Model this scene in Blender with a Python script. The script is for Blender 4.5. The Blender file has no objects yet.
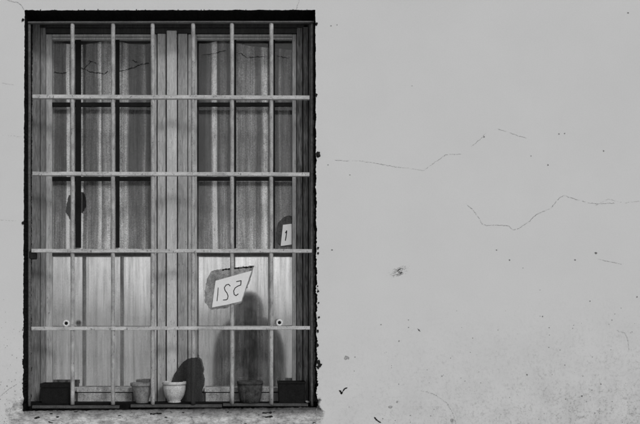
import bpy, bmesh, math, random
from mathutils import Vector, noise
random.seed(5)
S = bpy.context.scene
C = S.collection
R = math.radians

# ---------------------------------------------------------------- camera, sky, sun, exposure
D = 3.6                      # metres from the lens to the wall face
PX = 260.0                   # photo pixels per metre on the wall face
EYE = 1.55
cam = bpy.data.cameras.new('camera')
camo = bpy.data.objects.new('camera', cam); C.objects.link(camo)
camo.location = (0, -D, EYE); camo.rotation_euler = (R(90), 0, 0)
cam.sensor_width = 36; cam.lens = PX * D / 640 * 36
cam.shift_x = (320 - 250) / 640; cam.shift_y = (315 - 212) / 640
cam.clip_start = 0.02; cam.clip_end = 3000
S.camera = camo

SUN_EL, SUN_AZ = 37, 27      # degrees above the horizon / to the right of the wall's normal
w = bpy.data.worlds.new('World'); S.world = w; w.use_nodes = True
nt = w.node_tree; bg = nt.nodes['Background']
sky = nt.nodes.new('ShaderNodeTexSky'); sky.sky_type = 'NISHITA'; sky.sun_disc = False
sky.sun_elevation = R(SUN_EL); sky.sun_rotation = R(180 - SUN_AZ)
sky.air_density = 0.9; sky.dust_density = 2.0
bw = nt.nodes.new('ShaderNodeRGBToBW')           # black-and-white picture: a grey sky
nt.links.new(sky.outputs[0], bw.inputs[0]); nt.links.new(bw.outputs[0], bg.inputs[0])
bg.inputs[1].default_value = 0.15
sl = bpy.data.lights.new('sun', 'SUN'); sl.energy = 1.5; sl.angle = R(12); sl.color = (1, 1, 1)
so = bpy.data.objects.new('sun', sl); C.objects.link(so)
sd = Vector((math.sin(R(SUN_AZ)) * math.cos(R(SUN_EL)), -math.cos(R(SUN_AZ)) * math.cos(R(SUN_EL)), math.sin(R(SUN_EL))))
so.rotation_euler = sd.to_track_quat('Z', 'Y').to_euler(); so.location = (3, -5, 4)
S.view_settings.view_transform = 'Standard'; S.view_settings.look = 'None'
S.view_settings.exposure = -0.63; S.view_settings.gamma = 1
S.render.engine = 'CYCLES'
S.cycles.max_bounces = 8; S.cycles.transparent_max_bounces = 12

def at(x, y, Y=0.0):
    k = (1 + Y / D) / PX
    return Vector(((x - 250) * k, Y, EYE - (y - 315) * k))

# ---------------------------------------------------------------- materials
class NT:
    def __init__(s, name):
        s.m = bpy.data.materials.new(name); s.m.use_nodes = True
        s.t = s.m.node_tree; s.n = s.t.nodes; s.b = s.n['Principled BSDF']
        s.co = s.n.new('ShaderNodeTexCoord')
    def lk(s, a, b): s.t.links.new(a, b)
    def put(s, inp, v):
        if hasattr(v, 'is_output'): s.lk(v, inp)
        else: inp.default_value = v
    def map(s, sc=(1, 1, 1), loc=(0, 0, 0), rot=(0, 0, 0)):
        m = s.n.new('ShaderNodeMapping'); s.lk(s.co.outputs['Object'], m.inputs[0])
        m.inputs['Scale'].default_value = sc; m.inputs['Location'].default_value = loc
        m.inputs['Rotation'].default_value = rot
        return m.outputs[0]
    def noise(s, scale, sc=(1, 1, 1), detail=6, rough=.6, loc=(0, 0, 0), dist=0):
        t = s.n.new('ShaderNodeTexNoise'); s.lk(s.map(sc, loc), t.inputs['Vector'])
        t.inputs['Scale'].default_value = scale; t.inputs['Detail'].default_value = detail
        t.inputs['Roughness'].default_value = rough; t.inputs['Distortion'].default_value = dist
        return t.outputs['Fac']
    def vor(s, scale, feature='F1', sc=(1, 1, 1), loc=(0, 0, 0)):
        t = s.n.new('ShaderNodeTexVoronoi'); t.feature = feature; s.lk(s.map(sc, loc), t.inputs['Vector'])
        t.inputs['Scale'].default_value = scale
        return t.outputs['Distance']
    def rng(s, v, a, b, c=0., d=1., smooth=False):
        t = s.n.new('ShaderNodeMapRange'); s.lk(v, t.inputs[0])
        if smooth: t.interpolation_type = 'SMOOTHSTEP'
        for i, x in enumerate((a, b, c, d)): t.inputs[i + 1].default_value = x
        return t.outputs[0]
    def math(s, op, a, b=0.):
        t = s.n.new('ShaderNodeMath'); t.operation = op
        s.put(t.inputs[0], a); s.put(t.inputs[1], b); return t.outputs[0]
    def xyz(s):
        t = s.n.new('ShaderNodeSeparateXYZ'); s.lk(s.co.outputs['Object'], t.inputs[0]); return t.outputs
    def attr(s, name):
        t = s.n.new('ShaderNodeAttribute'); t.attribute_name = name; return t.outputs['Fac']
    def grey(s, v):
        s.lk(v, s.b.inputs['Base Color'])
    def bump(s, v, strength=.3, dist=.002):
        t = s.n.new('ShaderNodeBump'); s.lk(v, t.inputs['Height'])
        t.inputs['Strength'].default_value = strength; t.inputs['Distance'].default_value = dist
        s.lk(t.outputs[0], s.b.inputs['Normal'])
    def rough(s, v): s.put(s.b.inputs['Roughness'], v)

def m_worn(name, base, var=.35, spec=.25, speck=.5, stretch=(1, 1, 1), scale=60, rough=.55, bump=.35, loc=(0,0,0), grit=.4):
    """painted / weathered surface: blotches, fine grain and dark specks"""
    k = NT(name)
    a = k.rng(k.noise(scale, stretch, 8, .7, loc), .3, .7, 1 - var, 1 + var * .5)
    f = k.rng(k.noise(260, detail=4, rough=.8, loc=loc), .36, .64, 1 - grit, 1 + grit * .6)
    sp = k.rng(k.noise(scale * 4, (1, 1, .5), 4, .7, loc), .58, .66, 1, 1 - speck)
    v = k.math('MULTIPLY', k.math('MULTIPLY', k.math('MULTIPLY', a, f), sp), base)
    k.grey(v); k.rough(rough); k.b.inputs['Specular IOR Level'].default_value = spec
    k.bump(k.noise(scale * 5, stretch, 5, .7, loc), bump, .0015)
    return k.m

def m_wall():
    k = NT('plaster_paint')
    o = k.xyz()
    low = k.rng(k.noise(2.6, detail=8, rough=.65), .3, .7, .962, 1.02)
    fine = k.rng(k.noise(200, detail=4, rough=.8), .36, .64, .972, 1.015)
    v = k.math('MULTIPLY', k.math('MULTIPLY', low, fine), .66)
    # grime rising from the ground, heavier to the right
    h = k.rng(o[2], at(0, 424)[2] - .05, at(0, 270)[2], 1, 0)
    rx = k.rng(o[0], at(330, 0)[0], at(640, 0)[0], .25, 1)
    hr = k.math('MULTIPLY', k.math('POWER', h, 1.5), rx)
    n1 = k.rng(k.noise(6, detail=10, rough=.75), .42, .66, 0, 1)
    n2 = k.rng(k.noise(80, detail=8, rough=.85, loc=(3, 0, 1)), .50, .60, 0, 1)
    dirt = k.math('MULTIPLY', hr, k.math('ADD', k.math('MULTIPLY', n1, .30), k.math('MULTIPLY', k.math('MULTIPLY', n2, k.rng(k.noise(14, detail=6, rough=.75, loc=(2, 0, 8)), .42, .6, .25, 1)), .75)))
    # faint horizontal brush marks
    br = k.rng(k.noise(30, (.35, 1, 2.5), 6, .7), .5, .75, 0, .05)
    v = k.math('MULTIPLY', v, k.math('SUBTRACT', 1.0, k.math('MULTIPLY', dirt, .95)))
    v = k.math('MULTIPLY', v, k.math('SUBTRACT', 1.0, k.math('MULTIPLY', br, h)))
    # broken render under the sill and beside its left end
    ns = k.noise(14, detail=8, rough=.7, loc=(1, 0, 7))
    zz = k.math('ADD', o[2], k.math('MULTIPLY', k.math('SUBTRACT', ns, .5), .05))
    xx = k.math('ADD', o[0], k.math('MULTIPLY', k.math('SUBTRACT', ns, .5), .16))
    band = k.math('MULTIPLY', k.rng(zz, at(0, 411)[2] + .0, at(0, 414)[2] + .0 - .004, 0, 1), 1.0)
    band = k.rng(zz, at(0, 397)[2], at(0, 400)[2], 0, 1)
    bx = k.math('MULTIPLY', k.rng(xx, at(9, 0)[0], at(13, 0)[0]), k.rng(xx, at(318, 0)[0], at(322, 0)[0], 1, 0))
    left = k.math('MULTIPLY', k.rng(xx, at(9, 0)[0], at(11, 0)[0]), k.rng(xx, at(25, 0)[0], at(28, 0)[0], 1, 0))
    left = k.math('MULTIPLY', left, k.rng(zz, at(0, 400)[2], at(0, 404)[2], 0, 1))
    patch = k.math('MAXIMUM', k.math('MULTIPLY', band, bx), left)
    pa = k.rng(k.noise(26, (.5, 1, 1.2), 9, .78, (5, 0, 2)), .36, .62, .35, 1.06)
    pb = k.rng(k.noise(95, (.5, 1, 1.3), 8, .8, (8, 0, 2)), .36, .50, .45, 1)
    pv = k.math('MULTIPLY', k.math('MULTIPLY', pa, pb), .70)
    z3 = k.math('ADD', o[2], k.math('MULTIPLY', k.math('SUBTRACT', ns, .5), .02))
    top = k.rng(z3, at(0, 409)[2], at(0, 418)[2], .16, 1)      # darker towards the sill
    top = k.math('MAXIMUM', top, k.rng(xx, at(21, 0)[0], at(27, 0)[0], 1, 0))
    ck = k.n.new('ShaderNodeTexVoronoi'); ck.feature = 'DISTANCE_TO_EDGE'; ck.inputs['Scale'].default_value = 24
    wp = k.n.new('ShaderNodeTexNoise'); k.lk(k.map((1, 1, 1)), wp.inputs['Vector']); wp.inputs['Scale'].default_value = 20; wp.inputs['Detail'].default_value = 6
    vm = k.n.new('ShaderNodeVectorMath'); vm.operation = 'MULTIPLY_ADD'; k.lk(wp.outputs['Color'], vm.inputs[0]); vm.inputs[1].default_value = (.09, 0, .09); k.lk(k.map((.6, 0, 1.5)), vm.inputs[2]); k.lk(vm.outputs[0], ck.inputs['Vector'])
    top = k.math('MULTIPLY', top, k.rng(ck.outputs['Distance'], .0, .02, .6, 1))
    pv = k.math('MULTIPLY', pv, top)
    mx = k.n.new('ShaderNodeMix'); mx.data_type = 'FLOAT'
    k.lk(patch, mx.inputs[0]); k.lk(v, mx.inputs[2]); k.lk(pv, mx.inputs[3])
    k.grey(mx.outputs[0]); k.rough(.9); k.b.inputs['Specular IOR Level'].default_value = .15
    bh = k.math('ADD', k.math('MULTIPLY', k.noise(55, detail=6), .12), k.math('MULTIPLY', k.math('MULTIPLY', patch, pb), 1.2))
    bh = k.math('SUBTRACT', bh, k.math('MULTIPLY', dirt, .4))
    k.bump(bh, .45, .003)
    return k.m

def m_fabric(name, gain, lo=0.0, weave=.26, blot=.3):
    k = NT(name)
    t = k.attr('tone')
    st = k.rng(k.noise(150, (1, 1, .03), 5, .65), .34, .66, .6, 1.35)
    st2 = k.rng(k.noise(420, (1, 1, .02), 2, .5), .3, .7, .85, 1.12)
    bl = k.rng(k.noise(16, (1.5, 1, .6), 7, .7), .3, .7, 1 - blot, 1 + blot * .5)
    gr = k.rng(k.noise(240, detail=4, rough=.85), .36, .64, 1 - weave * 2.4, 1 + weave * 2)
    v = k.math('MULTIPLY', k.math('MULTIPLY', k.math('MULTIPLY', t, st), st2), k.math('MULTIPLY', bl, gr))
    sp = k.rng(k.noise(130, detail=5, rough=.7, loc=(4, 2, 1)), .66, .72, 1, .6)
    v = k.math('MULTIPLY', k.math('MULTIPLY', v, sp), gain)
    v = k.math('MINIMUM', v, .88)
    k.grey(v); k.rough(1); k.b.inputs['Specular IOR Level'].default_value = .05
    k.bump(k.noise(500, (1, 1, .3), 3), .3, .001)
    return k.m

def m_glass(name, refl, rough, dust, dustval=.5):
    """pane: partly mirror, partly clear, with a film of dust"""
    k = NT(name); n = k.n
    n.remove(k.b)
    out = n['Material Output']
    tr = n.new('ShaderNodeBsdfTransparent'); gl = n.new('ShaderNodeBsdfGlossy')
    gl.inputs['Roughness'].default_value = rough; gl.inputs['Color'].default_value = (.95, .95, .95, 1)
    m1 = n.new('ShaderNodeMixShader'); m1.inputs[0].default_value = refl
    if refl > .2:
        q = k.rng(k.noise(70, (1, 1, .05), 5, .7, (2, 0, 5)), .38, .62, .55, 1.15)
        q = k.math('MULTIPLY', q, k.rng(k.noise(230, detail=4, rough=.85, loc=(1, 1, 1)), .36, .64, .78, 1.12))
        q = k.math('MULTIPLY', q, k.rng(k.noise(12, (1.5, 1, .7), 7, .7, (6, 0, 2)), .36, .64, .72, 1.1))
        q = k.math('MULTIPLY', q, k.rng(k.noise(150, detail=5, rough=.75, loc=(9, 1, 1)), .60, .66, 1, .45))
        q = k.math('MULTIPLY', q, k.rng(k.noise(32, (1, 1, .04), 3, .6, (4, 0, 9)), .40, .60, .60, 1.14))
        k.lk(k.math('MINIMUM', k.math('MULTIPLY', q, refl), .95), m1.inputs[0])
    k.lk(tr.outputs[0], m1.inputs[1]); k.lk(gl.outputs[0], m1.inputs[2])
    df = n.new('ShaderNodeBsdfDiffuse'); df.inputs['Color'].default_value = (dustval,) * 3 + (1,)
    m2 = n.new('ShaderNodeMixShader')
    d = k.rng(k.noise(22, (1, 1, .45), 8, .72), .35, .7, dust * .3, dust * 1.7)
    d = k.math('MULTIPLY', d, k.rng(k.noise(240, detail=4, rough=.85), .36, .64, .2, 1.8))
    d = k.math('MULTIPLY', d, k.rng(k.noise(120, (1, 1, .05), 4, .7), .34, .66, .5, 1.4))
    k.lk(d, m2.inputs[0]); k.lk(m1.outputs[0], m2.inputs[1]); k.lk(df.outputs[0], m2.inputs[2])
    k.lk(m2.outputs[0], out.inputs[0])
    return k.m

def m_wood(name, base, contrast=.5, soft=1.0):
    """weathered painted timber with raised grain"""
    k = NT(name)
    wv = k.n.new('ShaderNodeTexNoise'); k.lk(k.map((1, 1, .09)), wv.inputs['Vector'])
    wv.inputs['Scale'].default_value = 150; wv.inputs['Detail'].default_value = 5; wv.inputs['Distortion'].default_value = 1.2
    g = k.rng(wv.outputs['Fac'], .36, .64, 1 - contrast, 1.1)
    bl = k.rng(k.noise(9, (2, 1, .6), 8, .72), .3, .7, 1 - .5 * soft, 1 + .3 * soft)
    f = k.rng(k.noise(200, (1, 1, .25), 4, .8), .36, .64, 1 - .17 * soft, 1.08)
    sp = k.rng(k.noise(150, (1, 1, .5), 5, .75, loc=(3, 3, 3)), .61, .67, 1, .3)
    f = k.math('MULTIPLY', f, sp)
    v = k.math('MULTIPLY', k.math('MULTIPLY', g, bl), k.math('MULTIPLY', f, base))
    k.grey(v); k.rough(.45); k.b.inputs['Specular IOR Level'].default_value = .4
    k.bump(wv.outputs['Fac'], .5, .002)
    return k.m

M = dict(
    wall=m_wall(),
    recess_black=m_worn('shaded_reveal', .010, .5, .1, .3, scale=30, rough=.95, bump=.8),  # shade of the recess painted as an even black colour
    dark=m_worn('black_marks', .025, .4, .1, .2, scale=90, rough=.95),
    crack=m_worn('hairline_crack', .24, .6, .1, .3, scale=90, rough=.95),
    hair=m_worn('faint_crack', .40, .5, .1, .3, scale=90, rough=.95),
    scuff=m_worn('scuff_dirt', .14, .6, .1, .3, scale=90, rough=.95),
    grime=m_worn('grey_grime', .42, .5, .1, .4, scale=120, rough=.95),
    lowbar=m_worn('dark_low_rail', .10, .5, .2, .6, (.4, 1, 1), 60, .8, .6),  # bottom rail, darker than the other rails
    bar=m_worn('bar_paint', .44, .6, .3, .75, (1, 1, .5), 45, .5, .5, grit=.25),
    hbar=m_worn('rail_paint', .54, .45, .3, .7, (.4, 1, 1), 40, .5, .4, grit=.2),
    raildark=m_worn('rusty_rail', .13, .5, .3, .5, (.3, 1, 1), 60, .7, .6),
    frame=m_wood('post_timber', .55, .12, soft=.5),
    jamb=m_wood('jamb_timber', .24, .4, soft=.8),
    frameshade=m_wood('shaded_frame_timber', .03, .6),  # near-black timber: shade under the lintel and at the sill put into colour
    framegrain=m_wood('grained_timber', .27, .8),
    sash=m_wood('sash_timber', .46, .25, soft=.7),
    line_black=m_worn('black_reflection_and_crack', .012, .3, .1, .3, scale=60, rough=.7),  # shared by the painted bar reflections, glass cracks and bolts
    fab=m_fabric('streaky_curtain', 1.7, blot=.45),
    cafe=m_fabric('pale_curtain', .52, weave=.22, blot=.3),
    glass=m_glass('dusty_glass', .03, .03, .035, .35),
    mirror=m_glass('hazy_reflecting_glass', .80, .045, .06, .8),
    card=m_worn('card_paper', .76, .06, .2, .05, scale=40, rough=.8, bump=.05, grit=.06),
    ink=m_worn('ink', .03, .3, .2, 0, scale=40, rough=.8, bump=.05),
    patch=m_worn('torn_film', .09, .6, .1, .4, scale=60, rough=.9),
    patch2=m_worn('faded_film', .45, .6, .1, .5, scale=50, rough=.9),
    trough=m_worn('trough_concrete', .46, .6, .2, .5, scale=40, rough=.85, bump=.6),
    pot_mid=m_worn('pot_clay', .26, .5, .25, .4, scale=45, rough=.8, bump=.7),
    pot_white=m_worn('pot_glaze', .62, .3, .35, .3, scale=40, rough=.55, bump=.4),
    pot_dark=m_worn('pot_dark_clay', .07, .8, .2, .4, scale=45, rough=.85, bump=.7),
    pot_black=m_worn('pot_black', .013, .5, .15, .4, scale=45, rough=.9, bump=.7),
    soil=m_worn('soil', .03, .5, .1, .3, scale=60, rough=1, bump=1),
    head_shadow=m_worn('head_shadow', .045, .6, .2, .3, (1, 1, .12), 50, .8, .5),  # dark colour standing in for a head-shaped cast shadow
    stone=m_worn('pebble', .4, .4, .2, .4, scale=60, rough=.9),
    steel=m_worn('ring_metal', .8, .2, .5, .2, scale=90, rough=.35),
    ground=m_worn('paving', .78, .25, .1, .15, scale=3, rough=.9),
    room=m_worn('room_plaster', .05, .2, .1, .1, scale=8, rough=1),
    coat=m_worn('coat', .02, .3, .1, .1, scale=30, rough=1),
    skin=m_worn('skin', .16, .1, .3, .1, scale=50, rough=.6, bump=.1),
    camera=m_worn('black_plastic', .03, .1, .4, .05, scale=90, rough=.4),
)

# ---------------------------------------------------------------- helpers
def tag(o, label=None, cat=None, group=None, kind=None):
    if label: o['label'] = label
    if cat: o['category'] = cat
    if group: o['group'] = group
    if kind: o['kind'] = kind
    return o
WL = {}
def empty(name, loc):
    o = bpy.data.objects.new(name, None); C.objects.link(o); o.location = loc; o.empty_display_size = .05
    WL[o.name] = Vector(loc); return o
def link(name, bm, mats, parent=None, origin=None, smooth=False):
    """bm holds world coordinates"""
    me = bpy.data.meshes.new(name)
    org = Vector(origin) if origin is not None else (WL[parent.name] if parent else Vector((0, 0, 0)))
    pw = WL[parent.name] if parent else Vector((0, 0, 0))
    bmesh.ops.translate(bm, verts=bm.verts, vec=-org)
    bmesh.ops.recalc_face_normals(bm, faces=bm.faces)
    bm.to_mesh(me); bm.free()
    for m in (mats if isinstance(mats, (list, tuple)) else [mats]): me.materials.append(m)
    if smooth:
        for p in me.polygons: p.use_smooth = True
    o = bpy.data.objects.new(name, me); C.objects.link(o); WL[o.name] = org
    if parent: o.parent = parent
    o.location = org - pw
    return o
def box(bm, a, b, bev=0.0, jit=0.0, seg=0):
    a, b = Vector(a), Vector(b)
    lo = Vector(map(min, a, b)); hi = Vector(map(max, a, b))
    r = bmesh.ops.create_cube(bm, size=1)
    vs = r['verts']
    for v in vs:
        v.co = Vector((lo[i] + (v.co[i] + .5) * (hi[i] - lo[i]) for i in range(3)))
    if bev > 0:
        es = {e for v in vs for e in v.link_edges}
        bmesh.ops.bevel(bm, geom=list(es), offset=bev, segments=1, affect='EDGES')
def pbox(bm, x0, y0, x1, y1, Yf, Yb, bev=.0012):
    """box whose front face at depth Yf covers photo pixels x0..x1, y0..y1"""
    a = at(x0, y0, Yf); b = at(x1, y1, Yf)
    box(bm, (a[0], Yf, a[2]), (b[0], Yb, b[2]), bev)
def tube(bm, pts, rad, n=10, cap=True):
    pts = [Vector(p) for p in pts]; rings = []
    rads = rad if isinstance(rad, (list, tuple)) else [rad] * len(pts)
    for i, p in enumerate(pts):
        d = (pts[min(i + 1, len(pts) - 1)] - pts[max(i - 1, 0)]).normalized()
        u = d.cross(Vector((0, 1, 0)));
        if u.length < .1: u = d.cross(Vector((1, 0, 0)))
        u.normalize(); v = d.cross(u).normalized()
        rings.append([bm.verts.new(p + (u * math.cos(t) + v * math.sin(t)) * rads[i]) for t in [2 * math.pi * j / n for j in range(n)]])
    for a, b in zip(rings, rings[1:]):
        for j in range(n): bm.faces.new((a[j], a[(j + 1) % n], b[(j + 1) % n], b[j]))
    if cap: bm.faces.new(rings[0]); bm.faces.new(rings[-1])
def lathe(bm, c, prof, n=48, flute=0, fa=0.0, ox=1, oy=1):
    rings = []
    for r, z in prof:
        ring = []
        for j in range(n):
            t = 2 * math.pi * j / n
            rr = r * (1 + fa * math.cos(flute * t)) if flute else r
            ring.append(bm.verts.new((c[0] + rr * ox * math.cos(t), c[1] + rr * oy * math.sin(t), c[2] + z)))
        rings.append(ring)
    for a, b in zip(rings, rings[1:]):
        for j in range(n): bm.faces.new((a[j], a[(j + 1) % n], b[(j + 1) % n], b[j]))
    bm.faces.new(rings[0]); bm.faces.new(rings[-1])
def poly(bm, pts, Y, thick=0.0):
    """flat outline in photo pixels, standing at depth Y with a thickness"""
    f = [bm.verts.new(at(x, y, Y)) for x, y in pts]
    fc = bm.faces.new(f)
    if thick:
        r = bmesh.ops.extrude_face_region(bm, geom=[fc])
        bmesh.ops.translate(bm, verts=[g for g in r['geom'] if isinstance(g, bmesh.types.BMVert)], vec=(0, thick, 0))
def densify(pts, step=1.5, jit=.5, seed=0):
    out = []; rnd = random.Random(seed)
    for (x0, y0), (x1, y1) in zip(pts, pts[1:]):
        n = max(1, int(math.hypot(x1 - x0, y1 - y0) / step))
        for i in range(n):
            t = i / n
            out.append((x0 + (x1 - x0) * t + rnd.uniform(-jit, jit) * (i > 0), y0 + (y1 - y0) * t + rnd.uniform(-jit, jit) * (i > 0)))
    out.append(pts[-1]); return out
def ribbon(bm, pts, width, Y, seed=0, step=1.5, jit=.5, gap=0.0, vary=.6, thick=.0004):
    """crooked line of small flat pieces, widths in photo pixels"""
    rnd = random.Random(seed)
    P = densify(pts, step, jit, seed)
    ws = [width * (1 + rnd.uniform(-vary, vary)) for _ in P]
    ws[0] *= .3; ws[-1] *= .3
    for i in range(len(P) - 1):
        if rnd.random() < gap: continue
        (x0, y0), (x1, y1) = P[i], P[i + 1]
        d = math.hypot(x1 - x0, y1 - y0) or 1
        nx, ny = -(y1 - y0) / d, (x1 - x0) / d
        a, b = ws[i] / 2, ws[i + 1] / 2
        f = [bm.verts.new(at(*q, Y)) for q in ((x0 + nx * a, y0 + ny * a), (x1 + nx * b, y1 + ny * b), (x1 - nx * b, y1 - ny * b), (x0 - nx * a, y0 - ny * a))]
        bm.faces.new(f)
def spot(bm, x, y, r, Y, seed=0):
    rnd = random.Random(seed); n = 9
    ax = rnd.uniform(.7, 1.3)
    f = [bm.verts.new(at(x + r * ax * rnd.uniform(.6, 1.2) * math.cos(2 * math.pi * i / n), y + r * rnd.uniform(.6, 1.2) * math.sin(2 * math.pi * i / n), Y)) for i in range(n)]
    bm.faces.new(f)

# ---------------------------------------------------------------- ground and wall
bm = bmesh.new()
g = [bm.verts.new(p) for p in ((-400, -800, 0), (400, -800, 0), (400, 60, 0), (-400, 60, 0))]
bm.faces.new(g); tag(link('ground', bm, M['ground']), kind='structure')

# opening outline (photo pixels), with broken plaster edges
def edge(p, q, n, amp, seed):
    rnd = random.Random(seed); out = []
    for i in range(n):
        t = i / n; x = p[0] + (q[0] - p[0]) * t; y = p[1] + (q[1] - p[1]) * t
        dx, dy = q[0] - p[0], q[1] - p[1]; L = math.hypot(dx, dy)
        a = amp(t) if callable(amp) else amp
        e = a * (noise.noise(Vector((i * .11, seed, 0))) * 1.3 + noise.noise(Vector((i * .43, seed, 4))) * .8 + rnd.uniform(-.18, .18))
        if i == 0: e = 0
        out.append((x + dy / L * e, y - dx / L * e))
    return out
TL, TR, BR, BL = (24.6, 10.4), (315.4, 10), (317.3, 407.3), (22.8, 411)
outl = edge(TL, TR, 230, .5, 1) + edge(TR, BR, 420, lambda t: .4 + 1.1 * t, 2) + edge(BR, BL, 260, .8, 3) + edge(BL, TL, 420, lambda t: .4 + 2.2 * max(0, .45 - t), 4)
bm = bmesh.new()
inner = [bm.verts.new(at(x, y, 0)) for x, y in outl]
W0, W1, Z1 = -4.2, 6.0, 3.4
outer = [bm.verts.new(p) for p in ((W0, 0, -.02), (W1, 0, -.02), (W1, 0, Z1), (W0, 0, Z1))]
es = [bm.edges.new((a, b)) for ring in (inner, outer) for a, b in zip(ring, ring[1:] + ring[:1])]
bmesh.ops.triangle_fill(bm, use_beauty=True, edges=es)
front = list(bm.faces)
for f in front: f.material_index = 0
# drop faces filling the hole, if any
cx, cz = at(170, 200)[0], at(170, 200)[2]
for f in front:
    c = f.calc_center_median()
    if all(v in inner for v in f.verts) and at(26, 0)[0] < c[0] < at(314, 0)[0] and at(0, 405)[2] < c[2] < at(0, 13)[2]:
        bm.faces.remove(f)
TH = .34
back = []
rnd = random.Random(8)
mid = [bm.verts.new(v.co + Vector((rnd.uniform(-.0012, .0012), .03, rnd.uniform(-.0012, .0012)))) for v in inner]
deep = [bm.verts.new(v.co + Vector((0, TH, 0))) for v in inner]
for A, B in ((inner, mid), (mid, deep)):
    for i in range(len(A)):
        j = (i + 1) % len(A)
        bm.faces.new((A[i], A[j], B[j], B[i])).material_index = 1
ob = [bm.verts.new(v.co + Vector((0, TH, 0))) for v in outer]
for i in range(4):
    j = (i + 1) % 4; bm.faces.new((outer[i], outer[j], ob[j], ob[i])).material_index = 0
n0 = len(bm.faces)
es = [bm.edges.get((a, b)) or bm.edges.new((a, b)) for ring in (deep, ob) for a, b in zip(ring, ring[1:] + ring[:1])]
r = bmesh.ops.triangle_fill(bm, use_beauty=True, edges=es)
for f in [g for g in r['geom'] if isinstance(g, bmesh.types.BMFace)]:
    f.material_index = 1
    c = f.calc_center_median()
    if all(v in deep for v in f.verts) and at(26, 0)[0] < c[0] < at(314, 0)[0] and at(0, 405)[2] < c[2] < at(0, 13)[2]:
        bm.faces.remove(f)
wall = link('wall', bm, [M['wall'], M['recess_black']])
tag(wall, 'pale painted plaster wall around the barred window, cracked and grimy low down', 'wall')

# hairline cracks of the wall
cr = [([(334, 160), (346, 161), (357.7, 160.7), (377, 163.6), (396.6, 167), (412.5, 168.9), (423, 170.6), (432, 164.6), (446, 154.7), (462, 154)], .55, .35),
      ([(467.2, 205), (473, 210), (479, 218), (482, 224), (486, 225.4), (498, 225), (509, 226), (513, 230), (517.7, 229), (528, 222.6), (537, 214), (551, 208.4), (557, 200), (563.6, 195.4), (575, 199), (586.6, 202.4), (597, 204), (615, 203)], .65, .2),
      ([(471, 147), (481.5, 138), (486, 133)], .6, .3), ([(498, 129.4), (508, 132), (518, 136), (527, 138)], .55, .3),
      ([(5, -2), (10, 1.3), (17.8, 2.6), (21, 5), (24.2, 10)], .7, .1), ([(296.3, 9.3), (298, 4), (299.6, -1)], .7, .0),
      ([(317, 408), (316.6, 416), (315.8, 426)], 1.1, .0), ([(-2, 398), (4, 393), (10, 388), (14, 386), (17, 384)], .8, .1),
      ([(10.5, 426), (9, 418), (10.5, 410), (13, 405), (20, 402)], .6, .25),
      ([(595, 206), (608, 199), (625, 203), (640, 201)], .4, .5), ([(598, 259), (612, 262), (622, 264)], .5, .4),
      ([(616, 330), (625, 333), (628, 340), (629, 350)], .5, .4), ([(2, 135), (22, 137)], .4, .5), ([(0, 220), (20, 221)], .35, .5), ([(0, 83), (14, 85)], .3, .5),
      ([(420, 390), (436, 395), (447, 403), (453, 414), (456, 424)], .7, .5)]
for i, (pts, wd, gap) in enumerate(cr):
    bm = bmesh.new(); ribbon(bm, pts, wd * .48, -.0006, i + 20, .9, .42, gap * .5, .85)
    link('crack', bm, M['hair'], wall, origin=at(*pts[0]))
# pits and knocks
bm = bmesh.new()
sp = [(331, 26, .7), (337, 25, .8), (316, 97, .7), (419, 330, .9), (399, 341, 1), (381, 324.5, .8), (355, 357, .7), (542.6, 316.5, 1), (590, 301, .9), (527, 374.6, 1.1), (582, 396, 1.1), (637, 297, .9), (595, 413, .9),
      (603.6, 151, 1.2), (559, 134, .9), (564.7, 133.5, .7), (484, 137, 1.1), (575, 260, 1.1), (509.6, 260, 1.1), (496.5, 250, .9), (596, 253, 1.3), (531, 156, .8), (548, 165, .8), (628, 13, .9), (332, 250, .9), (328, 165, .7), (350, 175, .6), (412, 86, .5),
      (465, 381, .8), (461, 378, .6), (442, 376, .7), (583, 376, .8), (592, 390, .8), (601, 384, .9), (540, 316, .5), (612, 320, .6), (560, 350, .6), (498, 330, .5), (523, 268, .6), (540, 290, .5),(7,386,.8),(15,391,.7),(5,404,.6)]
for i, (x, y, r_) in enumerate(sp): spot(bm, x, y, r_ * .85, -.0007, i)
rr = random.Random(31)
for i in range(150):
    t = rr.random() ** .6; y = 290 + 134 * t; x = rr.uniform(330, 640)
    if rr.random() > .25 + .75 * (x - 330) / 310: continue
    spot(bm, x, y, rr.uniform(.2, .6), -.0007, i + 99)
for i in range(60): spot(bm, rr.uniform(0, 22), 424 - 130 * rr.random() ** 1.6, rr.uniform(.2, .5), -.0007, i + 399)
ribbon(bm, [(417.5, 328.5), (420.5, 331.5)], 1.1, -.0007, 3)
link('pitting', bm, M['crack'], wall, origin=at(331, 26))
# scuffed knock mark
bm = bmesh.new(); rr = random.Random(4)
for i in range(150):
    t = rr.gauss(-.05, .45); x = 400 + 13 * t; s = rr.choice((-1, 1)) * rr.gauss(1.9, 1.1)
    y = 271.5 - 3.6 * t + s
    if not (386 < x < 417): continue
    r_ = rr.uniform(.3, .8) * (1 - min(.7, abs(t)))
    ribbon(bm, [(x - r_ * 1.6, y + r_ * .9), (x + r_ * 1.6, y - r_ * .9)], r_ * 1.1, -.0008, i)
link('scuff_mark', bm, M['scuff'], wall, origin=at(400, 271))
bm = bmesh.new()
ribbon(bm, [(339, 390.2), (341, 391.5), (341.4, 394.2)], 1.4, -.0008, 5, .8, .2)
ribbon(bm, [(341.4, 394.2), (343, 391), (344.5, 388.7), (347.5, 387.5)], 1.2, -.0008, 6, .8, .2)
link('scratch', bm, M['dark'], wall, origin=at(342, 391))
bm = bmesh.new(); ribbon(bm, [(374, 417), (377, 420), (381, 423)], 1.7, -.0008, 7, .8, .3); link('scratch', bm, M['dark'], wall, origin=at(377, 421))
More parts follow.
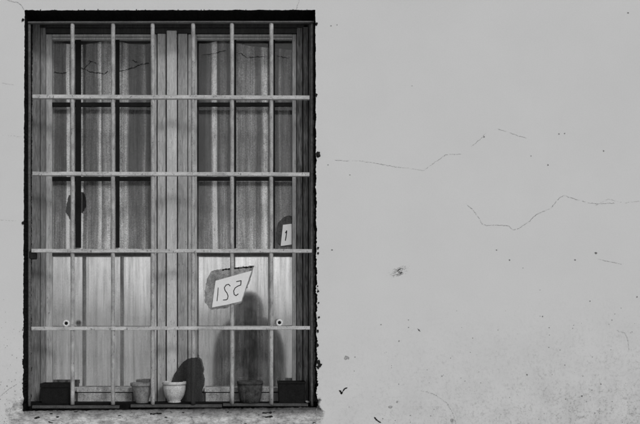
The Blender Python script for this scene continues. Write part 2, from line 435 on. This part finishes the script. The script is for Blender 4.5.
bm = bmesh.new(); spot(bm, 346.5, 357.5, 2.6, -.0005, 5); spot(bm, 390.5, 407, 1.8, -.0005, 6); spot(bm, 397, 402, 1.5, -.0005, 7); spot(bm, 452, 420, 2.4, -.0005, 8)
link('blister', bm, M['grime'], wall, origin=at(346, 357))
# broken plaster crumbs along the opening edge (real lumps)
bm = bmesh.new(); rr = random.Random(12)
def crumb(x, y, r_, Y=-.002):
    q = at(x, y, Y)
    res = bmesh.ops.create_icosphere(bm, subdivisions=2, radius=r_ / PX)
    ph = rr.uniform(0, 99)
    for v in res['verts']:
        v.co *= 1 + .9 * noise.noise(v.co * PX * .9 + Vector((ph, 0, 0)))
        v.co.z *= 1.25
        v.co.y *= .6
        v.co += q
for x, y, r_ in ((318.5, 155, 1.9), (317.5, 153, 1.2), (318, 248, 1), (318, 253, .9), (22.8, 20, 1.3), (22.5, 223, 1.1), (318.5, 362, 2), (320, 365, 1.5), (318, 367, 1.4), (319, 317, .9), (318, 291, 1.1), (317.5, 345, 1.2), (316.6, 24, 1.3), (316, 95, 1.2),
                 (317.6, 331, 1.1), (318.5, 303, .8)): crumb(x, y, r_)
for i in range(16): crumb(22.9 + rr.gauss(0, .35), 410 - 110 * rr.random() ** 1.5, rr.uniform(.25, .7))
for i in range(26): crumb(317.0 + rr.gauss(.1, .4), rr.choice((290, 318, 345, 364, 385, 400)) + rr.gauss(0, 4), rr.uniform(.2, .6))
for i in range(26): crumb(rr.uniform(25, 315), 10.2 + rr.uniform(-.4, .4), rr.uniform(.3, .6))
link('broken_edge', bm, M['dark'], wall, origin=at(318, 155))
# loose render flakes below the sill
bm = bmesh.new(); rr = random.Random(77)
for i in range(24):
    x = rr.uniform(26, 316); y = 411.5 + 13 * rr.random() ** 1.3
    ribbon(bm, [(x, y), (x + rr.uniform(1, 5), y + rr.uniform(-.8, .8))], rr.uniform(.4, 1.1), -.0008, i, 1, .4)
for x, y, l in ((34, 418, 6), (56, 417, 3), (118, 416, 3), (262, 413, 10), (265, 417, 8), (150, 414, 12)):
    ribbon(bm, [(x, y), (x + l, y - .8)], 1.5, -.0009, int(x), 1, .5)
link('render_flaking', bm, M['dark'], wall, origin=at(170, 415))

# dark room behind
bm = bmesh.new()
box(bm, (-1.9, TH + .002, .3), (1.6, 2.4, 2.9))
fr = [f for f in bm.faces if abs(f.calc_center_median()[1] - TH - .002) < .01]
for f in fr: bm.faces.remove(f)
tag(link('room_interior', bm, M['room']), kind='structure')

# ---------------------------------------------------------------- window: frame, sashes, panes
win = empty('casement_window', at(165, 405, .16))
tag(win, 'two-leaf wooden casement window with weathered paint behind the iron grille', 'window')
YF = .135
def strip(bm, x0, x1, y0, y1, Yf, Yb=.20, bev=.0018): pbox(bm, x0, y0, x1, y1, Yf, Yb, bev)
# left and right jambs made of stepped mouldings
bm = bmesh.new(); strip(bm, 30.0, 39.6, 23, 404.5, .132); strip(bm, 40.3, 45.4, 27, 404.2, .140)
link('jamb', bm, M['jamb'], win)
bm = bmesh.new(); strip(bm, 297.0, 302.6, 27, 403, .140); strip(bm, 303.4, 308.2, 25, 403, .134); strip(bm, 309, 316.5, 24, 403.5, .128)
jr = link('jamb', bm, M['framegrain'], win); jr['label'] = 'darker right jamb with raised wood grain'
bm = bmesh.new(); strip(bm, 30, 316, 20.5, 27.5, .134, .2); strip(bm, 40.5, 302, 28.0, 33.2, .142)
link('head_board', bm, M['frameshade'], win)
bm = bmesh.new(); strip(bm, 30, 316, 402.6, 409, .128, .22)
link('window_sill', bm, M['frameshade'], win)
# meeting post
bm = bmesh.new(); strip(bm, 166.7, 176.7, 30.5, 402.4, .130); 
link('meeting_post', bm, M['frame'], win)
bm = bmesh.new(); strip(bm, 177.9, 187.3, 33.6, 402.2, .142); link('post_moulding', bm, M['sash'], win)
bm = bmesh.new(); strip(bm, 157.4, 165.7, 33.6, 402.2, .142); link('post_moulding', bm, M['sash'], win)
def sash(x0, x1, st, px0, px1, hor_y, verts, side):
    s = bmesh.new(); Y0 = .150
    strip(s, x0, px0, 34.2, 402, Y0, .176); strip(s, px1, x1, 34.2, 402, Y0, .176)
    strip(s, px0 - .0, px1, 34.2, 36.6, Y0, .176); strip(s, px0, px1, 37.2, 39.6, Y0 + .003, .176)
    strip(s, px0, px1, 387.2, 391.8, Y0 - .002, .176); strip(s, px0, px1, 392.8, 402, Y0 + .002, .176)
    so_ = link('sash', s, M['sash'], win)
    for y0, y1 in hor_y:  # black strips added in place of the grille's dark reflections
        b = bmesh.new(); strip(b, px0 + .1, px1 - .1, y0, y1, .1575, .168, .0006); link('bar_reflection', b, M['line_black'], so_)
    for a, b_, y0, y1 in verts:
        b = bmesh.new(); strip(b, a, b_, y0, y1, .1560, .1705, .0006); link('bar_reflection', b, M['line_black'], so_)
    b = bmesh.new(); strip(b, px0 + .1, px1 - .1, 252.2, 255.6, .1555, .172, .0006); link('cross_rail', b, M['frameshade'], so_)  # pane divider, doubling as the third rail's dark reflection
    b = bmesh.new(); strip(b, px0 + .05, px1 - .05, 39.7, 252.1, .1625, .1650, 0); link('pane', b, M['glass'], so_)
    b = bmesh.new(); strip(b, px0 + .05, px1 - .05, 255.7, 387.1, .1625, .1650, 0)
    p = link('pane', b, M['mirror'], so_); p['label'] = 'hazy lower pane reflecting the street'
    return so_
sl_ = sash(45.9, 156.6, 0, 51.8, 150.6, ((102.4, 106.6), (176.8, 180.9)), ((75.4, 80.6, 39.8, 247.5), (115.7, 119.2, 39.8, 247.5)), 0)
sr_ = sash(188.0, 296.4, 0, 196.8, 292.3, ((102.4, 106.4), (176.8, 180.6)), ((234.2, 236.2, 39.8, 248), (273.2, 275, 39.8, 248)), 1)
# cracked glass
bm = bmesh.new()
for pts in ([(54, 72), (60, 73.5), (67, 73)], [(80, 68), (84, 69), (90, 72), (97, 73), (104, 74), (108, 71)], [(84, 69), (88, 65), (91, 61)], [(88, 61), (93, 62), (97, 64)], [(119, 71.5), (127, 70), (135, 67), (142, 64), (149, 63)], [(132, 60), (136, 62), (138, 62)]):
    ribbon(bm, pts, .75, .1620, 3, 1.0, .5)
link('glass_crack', bm, M['line_black'], sl_)
bm = bmesh.new()
for pts in ([(202, 55), (208, 54.5), (217, 53), (220, 51.5), (226, 51)], [(236, 52.5), (242, 54), (247, 58), (256, 57), (266, 57)], [(276, 56), (288, 58)]):
    ribbon(bm, pts, .5, .1620, 4, 1.0, .45)
link('glass_crack', bm, M['line_black'], sr_)

# ---------------------------------------------------------------- curtains
def curtain(name, x0, x1, y0, y1, Y, tones, mat, amp, hole=None, seed=0, step=.55, wob=0.0, curve=None, power=1.0):
    """hanging cloth: tones = (pixel x, tone) pairs set down its length"""
    me = bpy.data.meshes.new(name)
    nx = int((x1 - x0) / step); nz = int((y1 - y0) / 1.6)
    V, T = [], []
    def tone(x):
        for (a, ta), (b, tb) in zip(tones, tones[1:]):
            if a <= x <= b: return ta + (tb - ta) * (x - a) / max(b - a, 1e-6)
        return tones[0][1] if x < tones[0][0] else tones[-1][1]
    for j in range(nz + 1):
        y = y0 + (y1 - y0) * j / nz
        for i in range(nx + 1):
            x = x0 + (x1 - x0) * i / nx
            q = noise.noise(Vector((x * .16 + seed, y * .004, 0))) + .5 * noise.noise(Vector((x * .45 + seed, y * .006, 3)))
            top = (curve(x) if curve else 0) * max(0, 1 - (y - y0) / 60)
            p = at(x, y + top, Y); p.y += q * amp
            V.append(p)
            xs = x + noise.noise(Vector((y * .012, seed + 9, x * .02))) * 1.6
            tv = tone(xs) ** power
            if power > 1:      # lower half of the long curtains: brighter light painted into the tone
                bl = min(1, max(0, (y - 175 + 26 * noise.noise(Vector((x * .05, y * .02, seed + 4)))) / 60))
                tv = tv * (.82 + .25 * bl) + .085 * bl * (1 + .6 * noise.noise(Vector((x * .2, y * .05, seed))))
            T.append(tv)
    org = at((x0 + x1) / 2, y1, Y)
    F = []
    for j in range(nz):
        y = y0 + (y1 - y0) * (j + .5) / nz
        for i in range(nx):
            x = x0 + (x1 - x0) * (i + .5) / nx
            if hole and hole(x, y): continue
            a = j * (nx + 1) + i; F.append((a, a + 1, a + nx + 2, a + nx + 1))
    me.from_pydata([v - org for v in V], [], F)
    at_ = me.attributes.new('tone', 'FLOAT', 'POINT'); at_.data.foreach_set('value', T)
    me.materials.append(mat)
    for p in me.polygons: p.use_smooth = True
    o = bpy.data.objects.new(name, me); C.objects.link(o); o.location = org
    return o
def inpoly(P):
    def f(x, y):
        c = False
        for (x0, y0), (x1, y1) in zip(P, P[1:] + P[:1]):
            if (y0 > y) != (y1 > y) and x < (x1 - x0) * (y - y0) / (y1 - y0) + x0: c = not c
        return c
    return f
hole = inpoly(densify([(65.5, 212), (66.5, 204), (68, 197), (74, 192), (82, 191.5), (84.5, 194), (86, 199), (86.8, 205), (84, 211), (81, 214), (79, 222), (74, 225), (71, 221), (68, 216), (65.5, 212)], 1.5, .35, 2))
tl = [(50, .02), (52.8, .06), (53.5, .45), (54.8, .16), (58, .2), (63, .15), (66.2, .22), (67, .85), (69.5, .9), (70.5, .3), (79, .4), (80.5, .75), (82.5, .65), (84, .2), (88, .26), (92, .17), (97, .26), (100.5, .8), (102, .28), (105, .42), (109, .5), (112, .3), (119, .5), (123, .58), (127, .4), (128.5, .14), (134, .18), (137, .12), (141, .18), (144.5, .36), (146, .14), (151, .09)]
tr = [(196, .03), (200, .06), (205, .11), (208, .2), (211, .2), (213, .7), (216.5, .8), (218, .12), (221, .22), (223, .3), (226, .26), (228.5, .1), (234, .2), (235.5, .55), (237.5, .3), (242, .36), (246, .3), (251, .46), (255, .36), (257, .16), (261, .22), (263, .6), (266.5, .65), (268.5, .25), (274, .08), (278, .12), (280, .38), (282, .18), (287, .26), (290, .3), (292, .1)]
c1 = curtain('curtain', 50.5, 152.5, 43, 402, .186, tl, M['fab'], .006, hole, 1, power=1.6, curve=lambda x: 2 * math.sin(x * .1))
tag(c1, 'streaky grey curtain with a ragged hole behind the left leaf of the window', 'curtain', 'long curtains')
c2 = curtain('curtain', 195.5, 294, 44, 402, .186, tr, M['fab'], .006, None, 7, power=1.6, curve=lambda x: max(0, (x - 225)) * .09 - 4 * math.exp(-((x - 225) / 14) ** 2))
tag(c2, 'streaky grey curtain behind the right leaf of the window', 'curtain', 'long curtains')
t3 = [(50, .7), (56, .8), (63, .78), (68, .85), (75.5, .9), (76, .35), (80, .35), (80.6, .85), (95, .8), (100, .88), (110, .75), (115, .85), (115.8, .45), (119, .45), (120, .85), (132, .8), (145, .85), (151, .75)]  # narrow dips paint the uprights' dark reflections into the cloth
t4 = [(196, .5), (200, .7), (208, .75), (214, .85), (220, .75), (228, .8), (234, .7), (234.6, .3), (236.4, .35), (237.5, .75), (250, .7), (258, .82), (264, .88), (269, .7), (275, .35), (276.5, .8), (284, .9), (292, .75)]  # right-hand cloth, with reflections of its uprights painted in as dips
c3 = curtain('short_curtain', 50.8, 152.2, 256.5, 401, .176, t3, M['cafe'], .003, None, 11)
tag(c3, 'pale short curtain covering the lower left pane', 'short curtain', 'short curtains')
c4 = curtain('short_curtain', 195.8, 293.6, 256.5, 401, .176, t4, M['cafe'], .003, None, 15)
tag(c4, 'pale short curtain covering the lower right pane', 'short curtain', 'short curtains')

# ---------------------------------------------------------------- iron grille
gr = empty('window_grille', at(170, 408, .03))
tag(gr, 'painted iron security grille of round uprights and flat rails across the window', 'grille')
YG = .034
def upright(x, y0=22, y1=404.5, r_=2.1, mat='bar'):
    b = bmesh.new(); n = 46
    pts = []
    for i in range(n + 1):
        y = y0 + (y1 - y0) * i / n
        pts.append(at(x + .22 * noise.noise(Vector((y * .02, x, 0))), y, YG))
    tube(b, pts, [r_ / PX * (1 + .05 * noise.noise(Vector((i * .9, x, 2)))) for i in range(n + 1)], 14)
    return link('upright', b, M[mat], gr, smooth=True)
for x in (72.6, 113.0, 152.7, 193.1, 232.0, 271.3):
    o = upright(x)
    if x == 193.1:  # added sleeve continues the shadow shape across this bar in dark colour
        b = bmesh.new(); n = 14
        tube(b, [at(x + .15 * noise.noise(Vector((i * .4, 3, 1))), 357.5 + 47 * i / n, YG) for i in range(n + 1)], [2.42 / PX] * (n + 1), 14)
        f = link('shadow_sleeve', b, M['head_shadow'], o, smooth=True); f['label'] = 'dark sleeve for the shadow on the lower end of the bar'
for x, m_ in ((29.4, 'raildark'), (312, 'raildark')):
    o = upright(x, 22, 406, 1.5, m_); o['label'] = 'thin rusty end upright against the reveal'
def rail(yl, yr, x0, x1, h, mat, Yf=.022, Yb=.040):
    b = bmesh.new(); n = 60
    prev = None
    for i in range(n + 1):
        t = i / n; x = x0 + (x1 - x0) * t; y = yl + (yr - yl) * t + .18 * noise.noise(Vector((x * .03, yl, 0)))
        hh = h / 2 * (1 + .06 * noise.noise(Vector((x * .1, yl, 5))))
        c = .35
        ring = []
        for (yy, Y) in ((-hh + c, Yf), (-hh, Yf + .0015), (-hh, Yb), (hh, Yb), (hh, Yf + .0015), (hh - c, Yf)):
            ring.append(b.verts.new(at(x, y + yy, Yf) + Vector((0, Y - Yf, 0))))
        if prev:
            for k in range(6): b.faces.new((prev[k], prev[(k + 1) % 6], ring[(k + 1) % 6], ring[k]))
        else: b.faces.new(ring)
        prev = ring
    b.faces.new(prev)
    return link('rail', b, M[mat], gr)
rail(96.4, 97.4, 32.5, 309.5, 3.9, 'hbar'); rail(173.5, 174.2, 32.5, 309.5, 3.8, 'hbar')
rail(250.6, 250.9, 31.5, 312, 3.7, 'hbar'); rail(328.6, 327.8, 31.5, 310, 3.6, 'hbar')
rail(22.2, 21.6, 28, 314, 1.6, 'raildark')
bm = bmesh.new()
pbox(bm, 32, 405.6, 119, 408.4, .03, .05, .0008); pbox(bm, 130.5, 404.6, 222, 407.4, .03, .05, .0008); pbox(bm, 223, 403.6, 308, 406.2, .03, .05, .0008)
link('bottom_rail', bm, M['lowbar'], gr)
bm = bmesh.new(); q = at(32, 255, .03)
pbox(bm, 28.2, 250.8, 35.5, 259, .028, .06, .003); link('anchor_lug', bm, M['dark'], gr)
for x, y in ((66.2, 323.3), (279.4, 322.6)):
    b = bmesh.new(); c = at(x, y, .030); R_, r_ = 2.6 / PX, .95 / PX
    vs = []
    for i in range(24):
        a = 2 * math.pi * i / 24
        ring = []
        for j in range(10):
            t = 2 * math.pi * j / 10
            rr_ = R_ + r_ * math.cos(t)
            ring.append(b.verts.new(c + Vector((rr_ * math.cos(a), r_ * math.sin(t), rr_ * math.sin(a)))))
        vs.append(ring)
    for i in range(24):
        for j in range(10):
            b.faces.new((vs[i][j], vs[(i + 1) % 24][j], vs[(i + 1) % 24][(j + 1) % 10], vs[i][(j + 1) % 10]))
    lug = link('ring_lug', b, M['steel'], gr, smooth=True)
    b = bmesh.new(); tube(b, [c + Vector((0, .001, 0)), c + Vector((0, .006, 0))], 2.0 / PX, 14); link('bolt', b, M['line_black'], lug)

# ---------------------------------------------------------------- numbered cards and torn film
def textribbon(b, pts, wd, Y, pl=None):
    P = densify(pts, .8, .06, 1)
    for (x0, y0), (x1, y1) in zip(P, P[1:]):
        d = math.hypot(x1 - x0, y1 - y0) or 1; nx, ny = -(y1 - y0) / d * wd / 2, (x1 - x0) / d * wd / 2
        ex, ey = (x1 - x0) * .15, (y1 - y0) * .15
        b.faces.new([b.verts.new(at(*q, Y)) for q in ((x0 - ex + nx, y0 - ey + ny), (x1 + ex + nx, y1 + ey + ny), (x1 + ex - nx, y1 + ey - ny), (x0 - ex - nx, y0 - ey - ny))])
bm = bmesh.new(); poly(bm, [(215.6, 280.7), (251.7, 270.6), (246.5, 285.5), (241.2, 301.2), (226, 304.8), (212, 307.3)], .0185, .0012)
kc = link('number_card', bm, M['card'], origin=at(230, 307, .024))
tag(kc, 'slanted white card with a reversed handwritten 521 hung on the bars', 'card')
Yt = .0180
for pts_, wd_ in (([(218.2, 287.6), (217.8, 294), (217, 301)], .75),
    ([(230.2, 286.0), (228.6, 284.2), (226, 285), (224.4, 287.6), (225, 290.2), (227.0, 293), (228.1, 296), (227.6, 298.8), (226.2, 299.8), (223.2, 300)], .85),
    ([(236.4, 281.6), (241.2, 280.6), (240.7, 285.0), (238, 286.0), (235, 288), (233.6, 291), (234.2, 294.4), (236, 295.6), (238.3, 293.8)], .85)):
    bm = bmesh.new(); textribbon(bm, pts_, wd_, Yt); link('digit', bm, M['ink'], kc)
bm = bmesh.new(); poly(bm, [(283, 224.8), (291.9, 223.8), (291.9, 244.4), (280.7, 246)], .1610, .0008)
kd = link('number_card', bm, M['card'], origin=at(287, 246, .161))
tag(kd, 'small white card with a reversed 1 at the right edge of the upper pane', 'card')
bm = bmesh.new(); textribbon(bm, [(285.3, 233), (286.8, 230.6), (286.2, 236), (285.4, 240.6)], .95, .1606)
link('digit', bm, M['ink'], kd)
bm = bmesh.new(); poly(bm, densify([(281, 247), (276.5, 242), (275.8, 233), (278, 223), (283, 217.5), (289, 215.5), (291.9, 216), (291.9, 247), (281, 247)], 1.5, .35, 4)[:-1], .1618, .0004)
pt = link('torn_film', bm, M['patch'], origin=at(284, 247, .162)); tag(pt, 'dark arch of torn film around the small card on the pane', 'film patch')
bm = bmesh.new()
poly(bm, densify([(205, 303), (204.6, 292), (207, 279), (211, 271.5), (216, 270), (226, 268.6), (240, 266.6), (254.5, 265.6), (252.5, 272), (249.5, 282), (244, 296), (241, 303), (226, 308), (211, 309.5), (205, 303)], 1.5, .5, 9)[:-1], .1618, .0004)
pt = link('torn_film', bm, M['patch2'], origin=at(228, 309, .162)); tag(pt, 'grey torn film on the lower pane behind the slanted card', 'film patch')
bm = bmesh.new(); ribbon(bm, [(222, 270), (232, 268.5), (237, 268), (246, 267.4), (254, 266.4)], 1.5, .1612, 8, 1.2, .5); link('torn_edge', bm, M['line_black'], pt)

# ---------------------------------------------------------------- pots on the sill
YP = .088
def potfn(name, xc, w, y0, y1, kind, mat, label, cat='plant pot', bw=.7, Y=YP, rimh=3):
    c = at(xc, y1, Y); k = (1 + Y / D) / PX; r_ = w / 2 * k; h = (y1 - y0) * k
    e = empty(name, c); tag(e, label, cat, 'pots along the window sill')
    b = bmesh.new(); rh = rimh * k
    if kind == 'taper':
        prof = [(0.001, 0), (r_ * bw, 0), (r_ * (bw + .02), .003), (r_ * .9, h - rh - .001), (r_ * .9, h - rh)]
    elif kind == 'bowl':
        prof = [(0.001, 0), (r_ * .52, 0), (r_ * .54, h * .07), (r_ * .5, h * .12), (r_ * .7, h * .24), (r_ * .84, h * .42), (r_ * .91, h * .62), (r_ * .93, h - rh)]
    elif kind == 'ribbed':
        prof = [(0.001, 0), (r_ * .72, 0), (r_ * .8, h * .25), (r_ * .9, h * .6), (r_ * .94, h - rh)]
    if kind == 'box':
        hw = r_; dp = .036
        vs = []
        for z, s in ((0, .9), (h - rh, .97)):
            vs.append([b.verts.new(c + Vector((sx * hw * s, sy * dp * s, z))) for sx, sy in ((-1, -1), (1, -1), (1, 1), (-1, 1))])
        b.faces.new(vs[0]); b.faces.new(vs[1])
        for i in range(4): b.faces.new((vs[0][i], vs[0][(i + 1) % 4], vs[1][(i + 1) % 4], vs[1][i]))
        bmesh.ops.bevel(b, geom=list(b.edges), offset=.002, segments=2, affect='EDGES')
        link('body', b, mat, e)
        b = bmesh.new()
        for (a, bb) in (((-hw, -dp), (hw, -dp + .005)), ((-hw, dp - .005), (hw, dp)), ((-hw, -dp + .0055), (-hw + .005, dp - .0055)), ((hw - .005, -dp + .0055), (hw, dp - .0055))):
            box(b, c + Vector((a[0], a[1], h - rh)), c + Vector((bb[0], bb[1], h)), .0006)
        link('rim', b, mat, e)
        b = bmesh.new(); box(b, c + Vector((-hw + .006, -dp + .006, h - rh)), c + Vector((hw - .006, dp - .006, h - .004)), 0); link('soil', b, M['soil'], e)
        return e
    lathe(b, c, prof, 72, 20 if kind == 'ribbed' else (14 if kind == 'bowl' else 0), .022 if kind == 'ribbed' else .012)
    link('body', b, mat, e, smooth=True)
    b = bmesh.new()
    lathe(b, c, [(r_ * .88, h - rh), (r_ * .985, h - rh), (r_, h - rh * .7), (r_, h - rh * .2), (r_ * .98, h), (r_ * .88, h), (r_ * .86, h - rh * .5)], 60)
    link('rim', b, mat, e, smooth=True)
    b = bmesh.new(); lathe(b, c, [(0.001, h - rh * .7), (r_ * .85, h - rh * .7), (r_ * .85, h - rh * .5), (.001, h - rh * .4)], 40); link('soil', b, M['soil'], e)
    return e
potfn('planter_box', 56.5, 29, 382.8, 403.5, 'box', M['pot_black'], 'dark rectangular planter in the left corner of the sill', 'planter', Y=.085, rimh=4)
potfn('flower_pot', 142, 23.5, 382.6, 402.8, 'taper', M['pot_mid'], 'grey tapered clay pot left of the white bowl', bw=.52, Y=.070)
potfn('bowl_pot', 174.3, 24.2, 381.3, 403, 'bowl', M['pot_white'], 'white rounded bowl pot on a small foot', Y=.088)
potfn('flower_pot', 250, 26.5, 380.8, 402.6, 'ribbed', M['pot_dark'], 'dark ribbed clay pot between the last two uprights', bw=.75, Y=.066)
potfn('planter_box', 291.3, 28, 381, 403, 'box', M['pot_black'], 'near-black square planter in the right corner of the sill', 'planter', Y=.085, rimh=2)
def trough(x0, x1, label):
    Yf, Yb = .117, .1465; a = at(x0, 402.6, Yf); b_ = at(x1, 387.2, Yf); e = empty('planter_trough', ((a[0] + b_[0]) / 2, (Yf + Yb) / 2, a[2]))
    tag(e, label, 'trough', 'pots along the window sill')
    b = bmesh.new(); pbox(b, x0 + 1, 392.9, x1 - 1, 402.6, Yf + .002, Yb - .001, .0015); link('body', b, M['trough'], e)
    b = bmesh.new(); h = .0045
    xa, xb = at(x0, 0, Yf)[0], at(x1, 0, Yf)[0]; zb, zt = at(0, 392.0, Yf)[2], at(0, 387.4, Yf)[2]
    for p, q in (((xa, Yf, zb), (xb, Yf + h, zt)), ((xa, Yb - h, zb), (xb, Yb, zt)), ((xa, Yf + h + .0003, zb), (xa + h, Yb - h - .0003, zt)), ((xb - h, Yf + h + .0003, zb), (xb, Yb - h - .0003, zt))): box(b, p, q, .0008)
    link('rim', b, M['trough'], e)
    b = bmesh.new(); box(b, (xa + h + .0005, Yf + h + .0005, zb - .0008), (xb - h - .0005, Yb - h - .0005, zt - .003)); link('soil', b, M['soil'], e)
trough(76.5, 133, 'long low pale trough between the dark planter and the tapered pot')
trough(204.5, 271, 'low pale trough between the slab-shaped shadow and the right-hand planter')
# sill shelf the pots stand on
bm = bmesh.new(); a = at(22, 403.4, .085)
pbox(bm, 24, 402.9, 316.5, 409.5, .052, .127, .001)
tag(link('sill_ledge', bm, M['recess_black']), 'shade-dark ledge inside the recess that carries the pots', 'ledge')
bm = bmesh.new(); res = bmesh.ops.create_icosphere(bm, subdivisions=3, radius=.0095)
for v in res['verts']:
    v.co *= 1 + .35 * noise.noise(v.co * 90); v.co.z *= .5
    v.co += at(307.3, 401.6, .062)
tag(link('pebble', bm, M['stone'], origin=at(307.3, 402.5, .062), smooth=True), 'small pale pebble beside the right-hand square planter', 'pebble')

# added dark slab standing in for a round-topped shadow on the meeting post
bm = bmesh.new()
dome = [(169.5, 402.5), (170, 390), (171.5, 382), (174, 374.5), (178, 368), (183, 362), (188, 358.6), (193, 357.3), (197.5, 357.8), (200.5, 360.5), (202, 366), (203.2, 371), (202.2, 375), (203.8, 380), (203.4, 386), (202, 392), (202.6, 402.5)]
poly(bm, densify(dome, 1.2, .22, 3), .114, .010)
tag(link('shadow_slab', bm, M['head_shadow'], origin=at(187, 402.5, .12)), 'dark round-topped shadow on the centre post behind the white bowl, shaped as a slab', 'slab')

# ---------------------------------------------------------------- the photographer, mirrored in the lower right pane
def skinned(name, V, E, rads, mat, parent, root=0):
    me = bpy.data.meshes.new(name); pw = WL[parent.name]
    me.from_pydata([Vector(v) - pw for v in V], E, [])
    o = bpy.data.objects.new(name, me); C.objects.link(o); o.parent = parent
    md = o.modifiers.new('skin', 'SKIN'); md.use_smooth_shade = True
    for i, r_ in enumerate(rads): me.skin_vertices[0].data[i].radius = (r_, r_) if not isinstance(r_, tuple) else r_
    me.skin_vertices[0].data[root].use_root = True
    o.modifiers.new('sub', 'SUBSURF').levels = 2; o.modifiers['sub'].render_levels = 2
    me.materials.append(mat); return o
PX0, PY0 = -.01, -3.93
ph = empty('person', (PX0, PY0, 0))
tag(ph, 'person in a dark hooded coat mirrored in the lower right pane, camera raised', 'person')
def pp(x, y, z): return (PX0 + x, PY0 + y, z)
V = [pp(0, -.04, .86), pp(0, -.04, 1.05), pp(0, -.04, 1.26), pp(0, -.03, 1.40), pp(0, -.02, 1.47), pp(0, 0, 1.56), pp(0, 0, 1.62),
     pp(.17, -.03, 1.36), pp(.2, .07, 1.2), pp(.10, .19, 1.47), pp(-.17, -.03, 1.36), pp(-.2, .09, 1.2), pp(-.10, .19, 1.47),
     pp(.10, -.04, .82), pp(.12, -.02, .46), pp(.13, -.06, .08), pp(.14, .10, .04), pp(-.10, -.04, .82), pp(-.12, -.02, .46), pp(-.13, -.06, .08), pp(-.14, .10, .04)]
E = [(0, 1), (1, 2), (2, 3), (3, 4), (4, 5), (5, 6), (3, 7), (7, 8), (8, 9), (3, 10), (10, 11), (11, 12), (0, 13), (13, 14), (14, 15), (15, 16), (0, 17), (17, 18), (18, 19), (19, 20)]
rd = [.17, .16, .18, .13, .06, .085, .08, .085, .06, .035, .085, .06, .035, .1, .07, .05, .04, .1, .07, .05, .04]
body = skinned('body', V, E, rd, M['coat'], ph)
bm = bmesh.new(); res = bmesh.ops.create_uvsphere(bm, u_segments=28, v_segments=18, radius=.128)   # hood
for v in res['verts']:
    v.co.z *= 1.3; v.co.y *= .95
    v.co += Vector(pp(0, -.02, 1.585))
link('hood', bm, M['coat'], ph, smooth=True)
bm = bmesh.new(); prof = [(.05, 1.55), (.15, 1.525), (.215, 1.46), (.262, 1.39), (.292, 1.30), (.305, 1.18), (.31, 1.0), (.315, .78), (.30, .76)]
c_ = Vector(pp(0, -.02, 0)); lathe(bm, c_, prof, 60, 9, .012, 1, .62)
link('cape', bm, M['coat'], ph, smooth=True)
bm = bmesh.new(); res = bmesh.ops.create_uvsphere(bm, u_segments=28, v_segments=18, radius=.078)
for v in res['verts']:
    v.co.z *= 1.35
    if v.co.y > .05: v.co.y += .012 * math.exp(-((v.co.x / .015) ** 2) - ((v.co.z + .01) / .03) ** 2)
    v.co += Vector(pp(0, .055, 1.575))
link('face', bm, M['skin'], ph, smooth=True)
cb = empty('camera_body', (PX0, PY0 + .2, 1.5)); tag(cb, 'black hand-held camera at the eye of the mirrored person', 'camera')
bm = bmesh.new(); box(bm, pp(-.07, .16, 1.50), pp(.07, .215, 1.59), .008); box(bm, pp(-.028, .165, 1.591), pp(.028, .21, 1.612), .006)
link('case', bm, M['camera'], cb)
bm = bmesh.new(); tube(bm, [pp(0, .2155, 1.545), pp(0, .27, 1.545)], .034, 28); link('lens', bm, M['camera'], cb, smooth=False)
